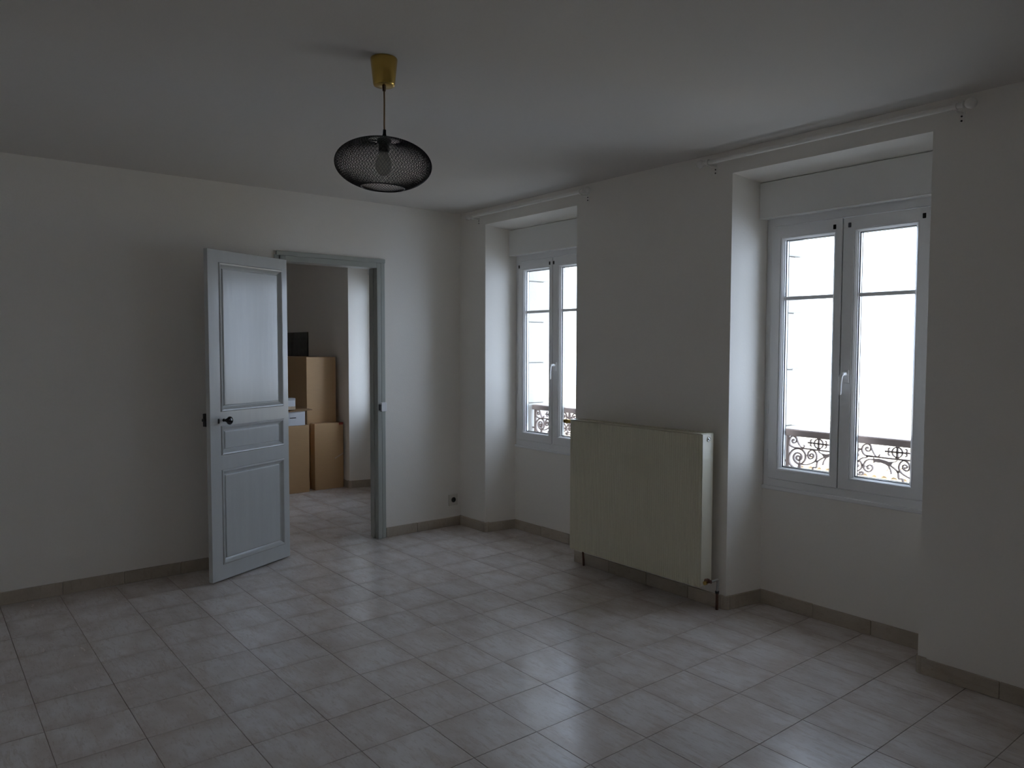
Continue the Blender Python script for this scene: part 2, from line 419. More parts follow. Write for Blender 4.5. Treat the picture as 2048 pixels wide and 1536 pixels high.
def window(idx, label, yc, plugs, handle=True):
    w_ = thing('window_%d' % idx, label, 'window', (DEP, yc, 0.70), kind='structure')
    y = lambda v: yc+v
    rect_ring(w_, 'fixed_frame', M_PVC, (y(-0.497), y(0.497), 0.700, 2.415), (y(-0.437), y(0.438), 0.765, 2.255), 0.292, 0.352)
    obj('sill_ledge', MB().box(0.276, 0.300, y(-0.497), y(0.497), 0.700, 0.722), M_PVC, w_, bevel=0.003)
    sashes = []
    for (s0, s1, b0, b1, g0, g1) in ((0.0292, 0.459, 0.065, 0.400, 0.085, 0.380), (-0.427, 0.0236, -0.372, -0.038, -0.352, -0.058)):
        sash = rect_ring(w_, 'sash', M_PVC, (y(s0), y(s1), 0.767, 2.252), (y(b0), y(b1), ZB0, ZB1), 0.279, 0.335)
        O = (y(b0), y(b1), ZB0, ZB1); I = (y(g0), y(g1), ZG0, ZG1)
        bead(sash, 'bead', M_PVC, O, I, [(0, 0.283), (0.25, 0.281), (0.6, 0.288), (0.75, 0.293), (1.0, 0.298), (1.0, 0.307)])
        e = 0.004
        bead(sash, 'gasket', M_GASKET_SHADE, I, (I[0]+e, I[1]-e, I[2]+e, I[3]-e), [(0, 0.306), (1, 0.308), (1, 0.312)])
        bead(sash, 'spacer', M_STEEL, (I[0]+.003, I[1]-.003, I[2]+.003, I[3]-.003), (I[0]+.006, I[1]-.006, I[2]+.006, I[3]-.006), [(0, 0.312), (0.2, 0.328), (1, 0.329)])
        for z0, z1 in ((I[2]-.004, 1.821), (1.843, I[3]+.004)):
            obj('pane', MB().box(0.3115, 0.3155, I[0]-.004, I[1]+.004, z0, z1), M_GLASS, sash)
        obj('glazing_bar', MB().box(0.302, 0.326, I[0], I[1], 1.821, 1.843), M_PVC, sash, bevel=0.005, seg=2)
        sashes.append(sash)
    obj('exterior_ring', MB().plate([y(-0.497), y(-0.437), y(0.438), y(0.497)], [0.70, 0.765, 2.255, 2.415], {(1, 1)}, 0.352, 0.362, lambda u, z, d, k: Vector((d, u, z))), M_PVC, w_)
    obj('seam_shade', MB().box(0.2905, 0.330, y(0.0240), y(0.0290), 0.768, 2.251), M_GASKET_SHADE, sashes[0])  # black strip added in the gap to paint its dark shade line
    for si, v in plugs:
        obj('plug', MB().box(0.2765, 0.281, y(v)-0.0085, y(v)+0.0085, 2.196, 2.222), M_BLACK, sashes[si], bevel=0.002)
    for z in (2.10, 1.63, 1.19, 0.90):
        obj('hinge', MB().tube([(0.286, y(0.466), z-0.038), (0.286, y(0.466), z+0.038)], 0.0075, 10), M_PVC, w_, smooth=True)
    if handle:
        h = MB().box(0.268, 0.279, y(-0.030), y(-0.001), 1.352, 1.425)
        hd = obj('handle', h, M_PVC, sashes[1], bevel=0.004, seg=2)
        path = smooth_pts([(0.272, y(-0.015), 1.402), (0.238, y(-0.015), 1.402), (0.228, y(-0.012), 1.392), (0.227, y(-0.006), 1.345), (0.229, y(-0.004), 1.290)], 4)
        # lever lives in the handle mesh's own sub-part level: keep as one handle
        hm = MB().tube(path, [0.010]*4 + [0.0095]*4 + [0.009]*8 + [0.0075], 10)
        bm = bmesh.new(); bm.from_mesh(hd.data)
        me2 = mesh_of('lever', hm, M_PVC, True, off=OFF[w_.name]); bm.from_mesh(me2)
        bm.to_mesh(hd.data); bm.free()
    return w_
window(1, 'white two-leaf window half hidden beyond the pier with the radiator', YC[0], [(0, 0.444), (0, 0.062), (1, 0.014)])
window(2, 'white two-leaf window fully seen in the niche beside the bare wall end', YC[1], [(0, 0.073), (1, -0.012), (1, -0.396)])
window(3, 'window of the next room, hidden behind the door frame', YC[2], [], handle=False)

def shutter_box(label, yc, zo=0.0):
    t = thing('shutter_box', label, 'shutter box', (0.215, yc, 2.30+zo))
    e = HW - SPL*0.215/DEP - 0.004
    obj('casing', MB().prism([(yc-e, 2.300+zo), (yc+e, 2.300+zo), (yc+e, 2.508), (yc-e, 2.508)], 0.215, 0.284), M_BOX, t, bevel=0.004)
    obj('lower_lip', MB().box(0.213, 0.222, yc-e+.001, yc+e-.001, 2.297+zo, 2.304+zo), M_BOX, t, bevel=0.002)
    return t
shutter_box('off-white roller shutter box above the half hidden window', YC[0])
shutter_box('off-white roller shutter box above the fully seen window', YC[1])
shutter_box('grey shutter box above the next room window, seen through the doorway', YC[2], 0.03)

# stone surrounds outside
for idx, yc, lab in ((1, YC[0], 'pale stone blocks framing the half hidden window outside'), (2, YC[1], 'pale stone blocks framing the fully seen window outside'), (3, YC[2], 'pale stone blocks framing the next room window outside')):
    t = thing('trim_%d' % idx, lab, 'window surround', (0.5, yc, 0.6), kind='structure')
    z = 0.72; k = 0
    while z < 2.30:
        z1 = min(z+0.345, 2.30)
        for s in (-1, 1):
            a, b_ = sorted((yc+s*0.4965, yc+s*(0.462+random.uniform(-.001, .001))))
            obj('stone_block', MB().box(0.363, 0.63, a, b_, z+0.003, z1-0.003), M_STONE, t, bevel=0.005)
        z = z1
    obj('lintel_stone', MB().box(0.363, 0.63, yc-0.4965, yc+0.4965, 2.303, 2.419), M_STONE, t, bevel=0.005)
    obj('sill_stone', MB().box(0.363, 0.70, yc-0.4965, yc+0.4965, 0.66, 0.718), M_ZINC, t, bevel=0.006)

# ------------------------------------------------------------------ door frame and door
df = thing('trim_4', 'grey-green painted wooden frame around the doorway', 'door frame', (-1.19, 0, 0), kind='structure')
def jamb(xi, sgn):      # xi = clear opening edge, sgn = direction away from the opening
    a, b_ = sorted((xi, xi+sgn*0.036)); obj('jamb', MB().box(a, b_, -0.020, WT+0.012, 0.0, DZ+0.042), M_FRAME, df, bevel=0.003)
    a, b_ = sorted((xi+sgn*0.040, xi+sgn*0.075)); obj('casing', MB().box(a, b_, -0.013, 0.0, 0.0, DZ+0.046), M_FRAME, df, bevel=0.003)
    a, b_ = sorted((xi-sgn*0.0, xi-sgn*0.012)); obj('door_stop', MB().box(a, b_, 0.03, 0.075, 0.0, DZ), M_FRAME, df, bevel=0.002)
jamb(DX1, 1); jamb(DX0, -1)
obj('jamb', MB().box(DX0, DX1, -0.020, WT+0.012, DZ, DZ+0.042), M_FRAME, df, bevel=0.003)
obj('casing', MB().box(DX0-0.062, DX1+0.075, -0.0205, 0.0, DZ+0.0425, DZ+0.073), M_FRAME, df, bevel=0.002)
sp = obj('strike_plate', MB().box(DX1+0.026, DX1+0.076, -0.033, -0.0135, 1.027, 1.099), M_PVC, df, bevel=0.003, label='pale lock keeper on the door frame')
obj('keeper_slot', MB().box(DX1+0.010, DX1+0.027, -0.030, -0.0205, 1.038, 1.083), M_DARK, sp)

hx, hy = -1.5735, -0.0830           # hinge end of the visible face
ang = math.atan2(-0.397-(-0.089), -2.225-(-1.586))
LW = 0.7185
door = thing('door_1', 'grey-blue panelled wooden door standing open against the wall', 'door', (hx, hy, 0.0), ang, kind='structure', local=True)
# local frame: x from hinge to free edge, visible face towards +y? (rotation ~206 deg): the camera side is +y
def DL(u, z, d, k=0): return Vector((LW-u, -d, z))        # u from the free edge, d into the leaf
UZ = [0.0, 0.090, 0.668, LW]
zz = [0.012, 0.112, 0.738, 0.834, 1.026, 1.119, 2.087, 2.166]
leaf = MB().plate(UZ, zz, {(1, 1), (1, 3), (1, 5)}, 0.0, 0.034, DL)
obj('leaf_frame', leaf, M_DOOR, door, bevel=0.0015)
def panel(z0, z1, ins):
    prof = [(0.0, 0.0), (0.002, -0.004), (0.006, -0.0065), (0.012, -0.005), (0.015, -0.001), (0.018, 0.002), (0.024, 0.009), (0.029, 0.013), (0.034, 0.0165), (0.0365, 0.0165), (ins, 0.0085), (ins+0.002, 0.008)]
    vs = []; fs = []
    u0, u1 = UZ[1], UZ[2]
    for (q, d) in prof:
        vs += [DL(u0+q, z0+q, d), DL(u1-q, z0+q, d), DL(u1-q, z1-q, d), DL(u0+q, z1-q, d)]
    k = len(prof)
    for a in range(k-1):
        for j in range(4): fs.append((a*4+j, a*4+(j+1) % 4, a*4+4+(j+1) % 4, a*4+4+j))
    fs.append(tuple((k-1)*4+j for j in range(4)))
    b0 = len(vs); vs += [DL(u0, z0, 0.024), DL(u1, z0, 0.024), DL(u1, z1, 0.024), DL(u0, z1, 0.024)]
    for j in range(4): fs.append((j, (j+1) % 4, b0+(j+1) % 4, b0+j))
    fs.append((b0+3, b0+2, b0+1, b0))
    obj('panel', MB().add(vs, fs), M_DOOR, door)
panel(1.119, 2.087, 0.042); panel(0.834, 1.026, 0.042); panel(0.112, 0.738, 0.040)
kn = MB()
ku, kz = 0.112, 1.063
kn.lathe([(0.0105, 0.0), (0.0105, 0.004), (0.0075, 0.006), (0.0075, 0.018), (0.011, 0.022), (0.0125, 0.027), (0.011, 0.031), (0.008, 0.035), (0.012, 0.039), (0.021, 0.044), (0.0265, 0.051), (0.0265, 0.057), (0.021, 0.063), (0.010, 0.066), (0.0, 0.0665)], (LW-ku, 0, kz), 24, 'y')
obj('knob', kn, M_KNOB, door, smooth=True, label='black round door knob')
obj('keyhole_plate', MB().box(LW-0.077, LW-0.062, 0.0, 0.002, 1.044, 1.076), M_IRON, door, bevel=0.001)
lk = obj('rim_lock', MB().box(LW-0.105, LW+0.004, -0.062, -0.0345, 1.028, 1.112), M_IRON, door, bevel=0.003, label='black iron rim lock on the far face')
obj('latch', MB().box(LW+0.003, LW+0.018, -0.055, -0.041, 1.062, 1.080), M_IRON, lk, bevel=0.002)
obj('knob', MB().lathe([(0.008, -0.062), (0.008, -0.080), (0.022, -0.088), (0.024, -0.098), (0.012, -0.106), (0.0, -0.107)], (LW-ku, 0, kz), 20, 'y'), M_KNOB, door, smooth=True)
for z in (0.32, 1.10, 1.95):
    obj('hinge', MB().tube([(-0.004, -0.030, z-0.045), (-0.004, -0.030, z+0.045)], 0.007, 10), M_FRAME, door, smooth=True)

# ------------------------------------------------------------------ house across the street
ZST = -4.6
struct('street', MB().box(0.6, 9.0, -30, 40, ZST-0.1, ZST), M_ASPH, 'pale street far below the windows', 'street')
hs = thing('house', 'sunlit house with a terracotta tiled roof across the street', 'house', (9.0, 4.0, ZST))
HX, HZ, Y0, Y1 = 9.0, -0.60, -6.0, 16.0
obj('wall', MB().box(HX+0.25, HX+6.5, Y0, Y1, ZST, HZ-0.10), M_FACADE, hs)
obj('cornice', MB().box(HX+0.02, HX+0.30, Y0-.05, Y1+.05, HZ-0.22, HZ-0.055), M_FACADE, hs, bevel=0.02)
sl = math.tan(R(16))
obj('roof_deck', MB().prism([(HX+0.0, HZ-0.055), (HX+3.4, HZ-0.055+3.4*sl), (HX+6.8, HZ-0.055), (HX+3.4, HZ-0.10)], Y0-.1, Y1+.1, T=lambda p: Vector((p.y, p.x, p.z))), M_ROOFT, hs)
for yw in (-3.0, 0.2, 3.4, 6.6, 9.8):
    wn = obj('window', MB().box(HX+0.22, HX+0.30, yw-0.45, yw+0.45, -3.4, -1.6), M_STONE, hs, bevel=0.01)
    for s in (-1, 1): obj('shutter', MB().box(HX+0.20, HX+0.235, yw+s*0.68-0.22, yw+s*0.68+0.22, -3.4, -1.6), M_SHUT, wn, bevel=0.005)
def roof_tile_mb(x, y, z, L=0.42):
    mb = MB(); vs = []; fs = []; n_ = 7
    for k, (dx, r) in enumerate(((0, 0.078), (L, 0.064))):
        for j in range(n_):
            q = math.pi*j/(n_-1); vs.append((x+dx, y+r*math.cos(q), z+dx*sl+r*0.85*math.sin(q)))
        for j in range(n_):
            q = math.pi*j/(n_-1); vs.append((x+dx, y+(r-.014)*math.cos(q), z+dx*sl+(r-.014)*0.85*math.sin(q)))
    for j in range(n_-1):
        fs += [(j, j+1, 2*n_+j+1, 2*n_+j), (n_+j+1, n_+j, 3*n_+j, 3*n_+j+1), (j+1, j, n_+j, n_+j+1), (2*n_+j, 2*n_+j+1, 3*n_+j+1, 3*n_+j)]
    return mb.add(vs, fs)
tile_me = mesh_of('roof_tile', roof_tile_mb(0, 0, 0), M_ROOFT, smooth=True)
ny = int((Y1-Y0)/0.165)
for j in range(ny):
    o = bpy.data.objects.new('roof_tile', tile_me); C.objects.link(o); o.parent = hs
    o.location = Vector((HX-0.05+random.uniform(-.015, .015), Y0+(j+.5)*0.165, HZ-0.055+random.uniform(-.006, .006)))-Vector((9.0, 4.0, ZST))
rf = MB()
for k in range(1, 9):
    for j in range(ny):
        q = roof_tile_mb(HX-0.05+k*0.36, Y0+(j+.5)*0.165, HZ-0.055+k*0.36*sl+0.012); rf.add(q.v, q.f)
ro = obj('upper_roof_tiles', rf, M_ROOFT, hs, smooth=True); ro['kind'] = 'stuff'

# ------------------------------------------------------------------ window guards (wrought iron)
RAILS = {
'scroll_in':[(0.068, 0.985), (0.06, 0.991), (0.053, 0.982), (0.058, 0.972), (0.07, 0.969), (0.08, 0.977), (0.083, 0.993), (0.075, 1.006), (0.06, 1.009), (0.045, 1.003), (0.035, 0.99), (0.033, 0.97), (0.041, 0.953), (0.059, 0.943), (0.097, 0.944)],
'tail_in':[(0.083, 0.993), (0.094, 0.97), (0.105, 0.952), (0.116, 0.944), (0.127, 0.949), (0.132, 0.958)],
'curve_in':[(0.012, 0.901), (0.02, 0.916), (0.038, 0.928), (0.06, 0.933), (0.061, 0.943)],
'bar':[(0.059, 0.943), (0.14, 0.942), (0.218, 0.942), (0.293, 0.943), (0.336, 0.942), (0.378, 0.941)],
'fl1':[(0.181, 0.979), (0.178, 0.99), (0.181, 0.999), (0.187, 0.998)], 'fl2':[(0.181, 0.978), (0.178, 0.967), (0.183, 0.959), (0.188, 0.961)],
'fl3':[(0.274, 0.982), (0.277, 0.995), (0.271, 1.001), (0.267, 0.999)], 'fl4':[(0.274, 0.98), (0.277, 0.967), (0.272, 0.962), (0.267, 0.963)],
'hbar':[(0.16, 0.979), (0.226, 0.98), (0.294, 0.981)], 'vbar':[(0.226, 1.014), (0.226, 0.945)],
'stem1':[(0.183, 0.896), (0.192, 0.88), (0.198, 0.857)],
'stem2':[(0.191, 0.904), (0.215, 0.888), (0.232, 0.871), (0.238, 0.838), (0.257, 0.837), (0.261, 0.80)],
'low':[(0.097, 0.925), (0.075, 0.924), (0.054, 0.911), (0.043, 0.887), (0.048, 0.866), (0.064, 0.855), (0.079, 0.856), (0.093, 0.87), (0.094, 0.883), (0.085, 0.892), (0.072, 0.891), (0.064, 0.879), (0.07, 0.87), (0.077, 0.873)],
'ring':[(0.011, 0.91), (0.025, 0.905), (0.034, 0.886), (0.03, 0.868), (0.015, 0.853), (0.005, 0.848)],
'curl':[(0.007, 0.836), (0.02, 0.831), (0.036, 0.834), (0.043, 0.843), (0.033, 0.85), (0.022, 0.846), (0.024, 0.84), (0.033, 0.843)],
'scroll_out':[(0.382, 0.985), (0.389, 0.991), (0.396, 0.981), (0.39, 0.971), (0.376, 0.972), (0.365, 0.987), (0.372, 1.003), (0.389, 1.011), (0.405, 1.004), (0.414, 0.984), (0.414, 0.96), (0.402, 0.948), (0.378, 0.941)],
'tail_out':[(0.365, 0.993), (0.355, 0.972), (0.343, 0.954), (0.331, 0.948), (0.32, 0.95), (0.316, 0.959), (0.322, 0.963)],
'big':[(0.36, 0.80), (0.392, 0.825), (0.409, 0.84), (0.416, 0.865), (0.412, 0.894), (0.396, 0.92), (0.373, 0.935), (0.345, 0.938), (0.321, 0.926), (0.308, 0.904), (0.31, 0.878), (0.324, 0.857), (0.343, 0.846), (0.362, 0.85), (0.381, 0.867), (0.385, 0.887), (0.375, 0.905), (0.361, 0.912), (0.344, 0.909), (0.333, 0.897), (0.334, 0.879), (0.348, 0.868), (0.362, 0.872), (0.367, 0.884), (0.358, 0.894), (0.344, 0.891)],
'pin':[(0.344, 0.89), (0.346, 0.845)],
'arc':[(0.333, 0.845), (0.301, 0.847), (0.274, 0.857), (0.249, 0.872), (0.237, 0.893), (0.239, 0.916), (0.251, 0.934), (0.267, 0.939), (0.285, 0.928), (0.293, 0.91), (0.288, 0.891), (0.274, 0.885), (0.259, 0.895), (0.257, 0.91), (0.268, 0.917), (0.28, 0.909), (0.277, 0.901), (0.266, 0.902)],
'conn':[(0.243, 0.877), (0.229, 0.873)], 'conn2':[(0.043, 0.888), (0.034, 0.888)], 'dash':[(0.045, 0.884), (0.064, 0.881)]}
PLATES = {
'acanthus_leaf':[(0.097, 0.938), (0.102, 0.931), (0.127, 0.933), (0.157, 0.929), (0.183, 0.923), (0.208, 0.926), (0.222, 0.933), (0.227, 0.941), (0.224, 0.929), (0.202, 0.919), (0.196, 0.909), (0.183, 0.896), (0.166, 0.907), (0.145, 0.913), (0.106, 0.912), (0.099, 0.906)],
'drop':[(0.352, 0.845), (0.34, 0.846), (0.333, 0.805), (0.359, 0.805)]}
PALM = [(0.007, 1.012), (0.009, 0.998), (0.014, 0.992), (0.008, 0.987), (0.011, 0.981), (0.034, 0.981), (0.034, 0.971), (0.019, 0.969), (0.008, 0.956), (0.017, 0.94), (0.006, 0.929), (0.004, 0.904), (0.010, 0.890), (0.019, 0.883), (0.010, 0.872), (0.003, 0.862)]
RX = 0.45
WID = {'bar': 0.0055, 'hbar': 0.006, 'vbar': 0.0065, 'conn': 0.008, 'conn2': 0.008, 'big': 0.0055, 'tail_in': 0.003, 'tail_out': 0.003, 'pin': 0.004, 'dash': 0.0025,
       'fl1': 0.0035, 'fl2': 0.0035, 'fl3': 0.0035, 'fl4': 0.0035, 'stem1': 0.0035}
PART = {'fl1': 'rosette', 'fl2': 'rosette', 'fl3': 'rosette', 'fl4': 'rosette', 'hbar': 'rosette', 'vbar': 'rosette', 'bar': 'middle_rail'}
def guard(label, yc):
    t = thing('window_guard', label, 'railing', (RX, yc, 0.72), group='wrought iron window guards')
    obj('handrail', MB().box(RX-0.022, RX+0.022, yc-0.449, yc+0.449, 1.012, 1.052), M_RAIL, t, bevel=0.005)
    obj('lower_rail', MB().box(RX-0.012, RX+0.012, yc-0.43, yc+0.43, 0.775, 0.80), M_RAIL, t, bevel=0.003)
    for s in (-1, 1):
        y = lambda wv: yc + s*wv
        p = obj('post', MB().box(RX-0.009, RX+0.009, *sorted((y(0.4175), y(0.4345))), 0.718, 1.014), M_RAIL, t, bevel=0.002)
        obj('wall_stub', MB().box(RX-0.006, RX+0.006, *sorted((y(0.434), y(0.465))), 0.851, 0.862), M_RAIL, p)
        ros = MB(); mid = MB()
        for nm, pts in RAILS.items():
            sp_ = smooth_pts(pts, 5) if len(pts) > 2 else pts
            P = [(y(q[0]), q[1]) for q in sp_]
            wd = WID.get(nm, 0.0045)*1.45
            if PART.get(nm) == 'rosette': ros.ribbon(P, wd, 0.012, RX)
            elif nm == 'bar': mid.ribbon(P, wd, 0.014, RX)
            else: obj('scroll', MB().ribbon(P, wd, 0.014, RX), M_RAIL, t)
        circ = [(y(0.226+0.0275*math.cos(a*math.pi/12)), 0.9795+0.0275*math.sin(a*math.pi/12)) for a in range(25)]
        ros.ribbon(circ, 0.0055, 0.012, RX)
        for zc in (1.010, 0.9465): ros.lathe([(0.0, zc-.006), (0.011, zc-.004), (0.011, zc+.004), (0, zc+.006)], (RX, y(0.226), 0), 8)
        obj('rosette', ros, M_RAIL, t); obj('middle_rail', mid, M_RAIL, t)
        for nm, pts in PLATES.items():
            obj(nm, MB().prism([(y(a), b_) for a, b_ in pts], RX-0.006, RX+0.006), M_RAIL, t)
    pal = [(yc+a, b_) for a, b_ in PALM] + [(yc-a, b_) for a, b_ in reversed(PALM)]
    obj('palmette', MB().prism(pal, RX-0.007, RX+0.007), M_RAIL, t)
guard('scrolled grey iron guard outside the half hidden window', YC[0]+0.003)
guard('scrolled grey iron guard outside the fully seen window', YC[1]+0.006)

# ------------------------------------------------------------------ pendant lamp
LX, LY = -2.228, -2.686
lamp = thing('pendant_lamp', 'black mesh pendant lamp on a brown cord under a brass ceiling rose', 'lamp', (LX, LY, H))
obj('ceiling_rose', MB().lathe([(0.0505, H), (0.0525, H-0.003), (0.0525, H-0.008), (0.0425, H-0.100), (0.0405, H-0.105), (0.037, H-0.107), (0.0, H-0.107)], (LX, LY, 0), 40), M_BRASS, lamp, smooth=True)
obj('cord_grip', MB().lathe([(0.0075, H-0.105), (0.0075, H-0.112), (0.006, H-0.126), (0.0, H-0.126)], (LX, LY, 0), 14), M_BROWN, lamp, smooth=True)
obj('cord', MB().tube([(LX, LY, H-0.122), (LX+.0006, LY, 2.50), (LX, LY+.0008, 2.42), (LX, LY, 2.396)], 0.0032, 8), M_CORD, lamp, smooth=True)
# everything below hangs tilted a little about the viewing direction
fw = Vector((math.cos(YAW), math.sin(YAW), 0))
PIV = Vector((LX, LY, 2.38)); RM = Matrix.Rotation(R(2.2), 3, fw)
def TL(p): return PIV + RM @ (Vector(p)-PIV)
def tlathe(prof, n_=28): 
    mb = MB().lathe(prof, (LX, LY, 0), n_); mb.v = [tuple(TL(p)) for p in mb.v]; return mb
obj('socket_cap', tlathe([(0.0032, 2.4005), (0.0062, 2.4), (0.0066, 2.385), (0.0088, 2.374), (0.0088, 2.366), (0.0, 2.365)], 14), M_BLACK, lamp, smooth=True)
sk = obj('socket', tlathe([(0.006, 2.371), (0.019, 2.368), (0.0285, 2.361), (0.0285, 2.347), (0.0215, 2.341), (0.0215, 2.315), (0.019, 2.313), (0.0, 2.313)], 24), M_BLACK, lamp, smooth=True)
for a in (0.4, 0.4+2.094, 0.4+4.189):
    obj('spoke', MB().tube([TL((LX+.015*math.cos(a), LY+.015*math.sin(a), 2.356)), TL((LX+.060*math.cos(a), LY+.060*math.sin(a), 2.3585))], 0.0028, 6), M_BLACK, sk)
bl = [(0.0150, 2.315), (0.0180, 2.307), (0.0240, 2.294), (0.0295, 2.279), (0.0318, 2.263), (0.0305, 2.248), (0.0250, 2.234), (0.0160, 2.225), (0.006, 2.2215), (0.0, 2.221)]
obj('bulb', tlathe(bl, 24), M_BULB, lamp, smooth=True)
# shade: expanded-metal diamonds on a flattened globe, open at top and bottom
ZC, RA, RZ = 2.2645, 0.1895, 0.0995
NA, NV = 84, 33
a0 = math.asin(0.060/RA); a1 = math.pi - math.asin(0.083/RA)
vid = {}; vs = []; fs = []
def sv(i, j):
    i %= 2*NA
    if (i, j) not in vid:
        # even spacing along the profile
        th = PROF[j]; r = RA*math.sin(th)**0.97; z = ZC + RZ*math.cos(th)
        q = math.pi*i/NA
        vid[(i, j)] = len(vs); vs.append(TL((LX+r*math.cos(q), LY+r*math.sin(q), z)))
    return vid[(i, j)]
N_ = 400; acc = [0.0]; ths = [a0+(a1-a0)*k/N_ for k in range(N_+1)]
for k in range(N_):
    r0, z0 = RA*math.sin(ths[k])**0.97, RZ*math.cos(ths[k]); r1, z1 = RA*math.sin(ths[k+1])**0.97, RZ*math.cos(ths[k+1])
    acc.append(acc[-1]+math.hypot(r1-r0, z1-z0))
PROF = []
for j in range(NV+1):
    tgt = acc[-1]*j/NV; k = next(q for q in range(N_+1) if acc[q] >= tgt-1e-9); PROF.append(ths[k])
for j in range(0, NV-1):
    for i in range(j % 2, 2*NA, 2):
        fs.append((sv(i, j), sv(i+1, j+1), sv(i, j+2), sv(i-1, j+1)))
shade = obj('lamp_shade', MB().add(vs, fs), M_BLACK, lamp, label='flattened round black wire mesh shade')
md = shade.modifiers.new('wire', 'WIREFRAME'); md.thickness = 0.0024; md.use_even_offset = False; md.use_boundary = True; md.use_replace = True
dg = bpy.context.evaluated_depsgraph_get(); me = bpy.data.meshes.new_from_object(shade.evaluated_get(dg))
shade.modifiers.clear(); shade.data = me
for (th, nm) in ((a0, 'rim'), (a1, 'rim')):
    r = RA*math.sin(th)**0.97; z = ZC+RZ*math.cos(th)
    obj(nm, MB().tube([TL((LX+r*math.cos(q*math.pi/24), LY+r*math.sin(q*math.pi/24), z)) for q in range(48)], 0.0024, 6, closed=True), M_BLACK, shade, smooth=True)

# ------------------------------------------------------------------ radiator
RX0, RX1, RY0, RY1, RZ0, RZ1 = -0.160, -0.050, -2.662, -1.556, 0.147, 1.047
rad = thing('radiator', 'cream panel radiator on the pier between the two windows', 'radiator', (-0.1, -2.11, 0))
mb = MB(); nG = 66; pitch = (RY1-RY0-0.02)/nG; prof = [(RX0+0.004, RY0), (RX0, RY0+0.008)]
for k in range(nG):
    y0 = RY0+0.010+k*pitch
    prof += [(RX0, y0+pitch*0.28), (RX0+0.0022, y0+pitch*0.42), (RX0+0.0022, y0+pitch*0.58), (RX0, y0+pitch*0.72)]
prof += [(RX0, RY1-0.008), (RX0+0.004, RY1), (RX0+0.014, RY1), (RX0+0.014, RY0)]
k = len(prof); zl = RZ1-0.008
mb.add([(x, y, RZ0) for x, y in prof] + [(x, y, zl) for x, y in prof], [tuple(range(k)), tuple(range(2*k-1, k-1, -1))] + [(i, (i+1) % k, k+(i+1) % k, k+i) for i in range(k)])
obj('front_panel', mb, M_RAD, rad)
obj('back_panel', MB().box(RX1-0.014, RX1, RY0+0.004, RY1-0.004, RZ0, zl), M_RAD, rad, bevel=0.003)
fins = MB(); nf = 40; fp = [(RX0+0.018+(0.074 if q % 2 else 0.0), RY0+0.02+(RY1-RY0-0.04)*q/nf) for q in range(nf+1)]
fv = [(x, y, RZ0+0.03) for x, y in fp] + [(x, y, RZ1-0.06) for x, y in fp]
fins.add(fv, [(q, q+1, nf+2+q, nf+1+q) for q in range(nf)])
obj('convector_fins', fins, M_RAD, rad)
for yy, s in ((RY0, -1), (RY1, 1)):
    a, b_ = sorted((yy, yy-s*0.0022*-1))
    side = obj('side_panel', MB().box(RX0+0.006, RX1-0.002, *sorted((yy+s*0.0005, yy+s*0.0045)), RZ0+0.004, RZ1-0.004), M_RADW, rad, bevel=0.002)
    if s < 0:
        obj('plug_ring', MB().lathe([(0.0150, 0), (0.0150, -0.003), (0.0135, -0.0045), (0.0120, -0.003), (0.0120, 0.0)], (-0.100, yy-0.0045, 1.012), 24, 'y'), M_RADW, side, smooth=True)
        obj('bleed_valve', MB().lathe([(0.0115, 0), (0.0115, -0.0012), (0.006, -0.0012), (0.006, -0.007), (0.003, -0.008), (0.0, -0.008)], (-0.100, yy-0.0046, 1.012), 20, 'y'), M_STEEL, side, smooth=True)
grille = MB().plate([RY0, RY0+0.012] + [v for q in range(36) for v in (RY0+0.02+q*0.0298, RY0+0.02+q*0.0298+0.020)] + [RY1-0.012, RY1], [RX0+0.001, RX0+0.020, RX1-0.018, RX1], {(2+2*q, 1) for q in range(36)}, RZ1-0.004, RZ1, lambda u, z, d, k_: Vector((z, u, d)))
obj('top_grille', grille, M_RAD, rad)
# thermostat end, upper
vv = obj('valve', MB().lathe([(0.010, 0.0), (0.010, 0.020), (0.0125, 0.024), (0.0125, 0.075), (0.015, 0.082), (0.015, 0.112), (0.012, 0.120), (0.0, 0.121)], (-0.100, RY1+0.004, 1.022), 20, 'y'), M_BRASS, rad, smooth=True, label='brass capped valve at the upper end')
obj('pipe', MB().tube(smooth_pts([(-0.040, RY1+0.018, 1.022), (-0.040, RY1+0.018, 1.00), (-0.040, RY1+0.018, 0.5), (-0.030, RY1+0.006, 0.20), (-0.028, -1.565, 0.0)], 4), 0.0075, 10), M_COPPER, rad, smooth=True)
obj('elbow', MB().tube([(-0.100, RY1+0.012, 1.022), (-0.060, RY1+0.012, 1.022), (-0.038, RY1+0.018, 1.022)], 0.008, 10), M_BRASS, rad, smooth=True)
lv = obj('lockshield_valve', MB().lathe([(0.009, 0.004), (0.009, -0.014), (0.014, -0.016), (0.014, -0.028), (0.010, -0.030), (0.010, -0.046), (0.0, -0.046)], (-0.112, RY0-0.002, 0.183), 18, 'y'), M_COPPER, rad, smooth=True, label='brown and brass return valve at the lower corner')
obj('cap', MB().lathe([(0.010, 0.0), (0.012, -0.004), (0.0115, -0.020), (0.0, -0.022)], (-0.124, RY0-0.024, 0.176), 16, 'x'), M_BRASS, lv, smooth=True)
obj('pipe', MB().tube(smooth_pts([(-0.108, RY0-0.044, 0.183), (-0.075, RY0-0.046, 0.184), (-0.048, RY0-0.044, 0.182), (-0.040, RY0-0.040, 0.165), (-0.038, RY0-0.036, 0.10)], 5), 0.0075, 10), M_STEEL, rad, smooth=True)
obj('pipe_nut', MB().lathe([(0.012, 0.098), (0.012, 0.112), (0.0, 0.112)], (-0.038, RY0-0.036, 0), 8), M_IRON, rad)
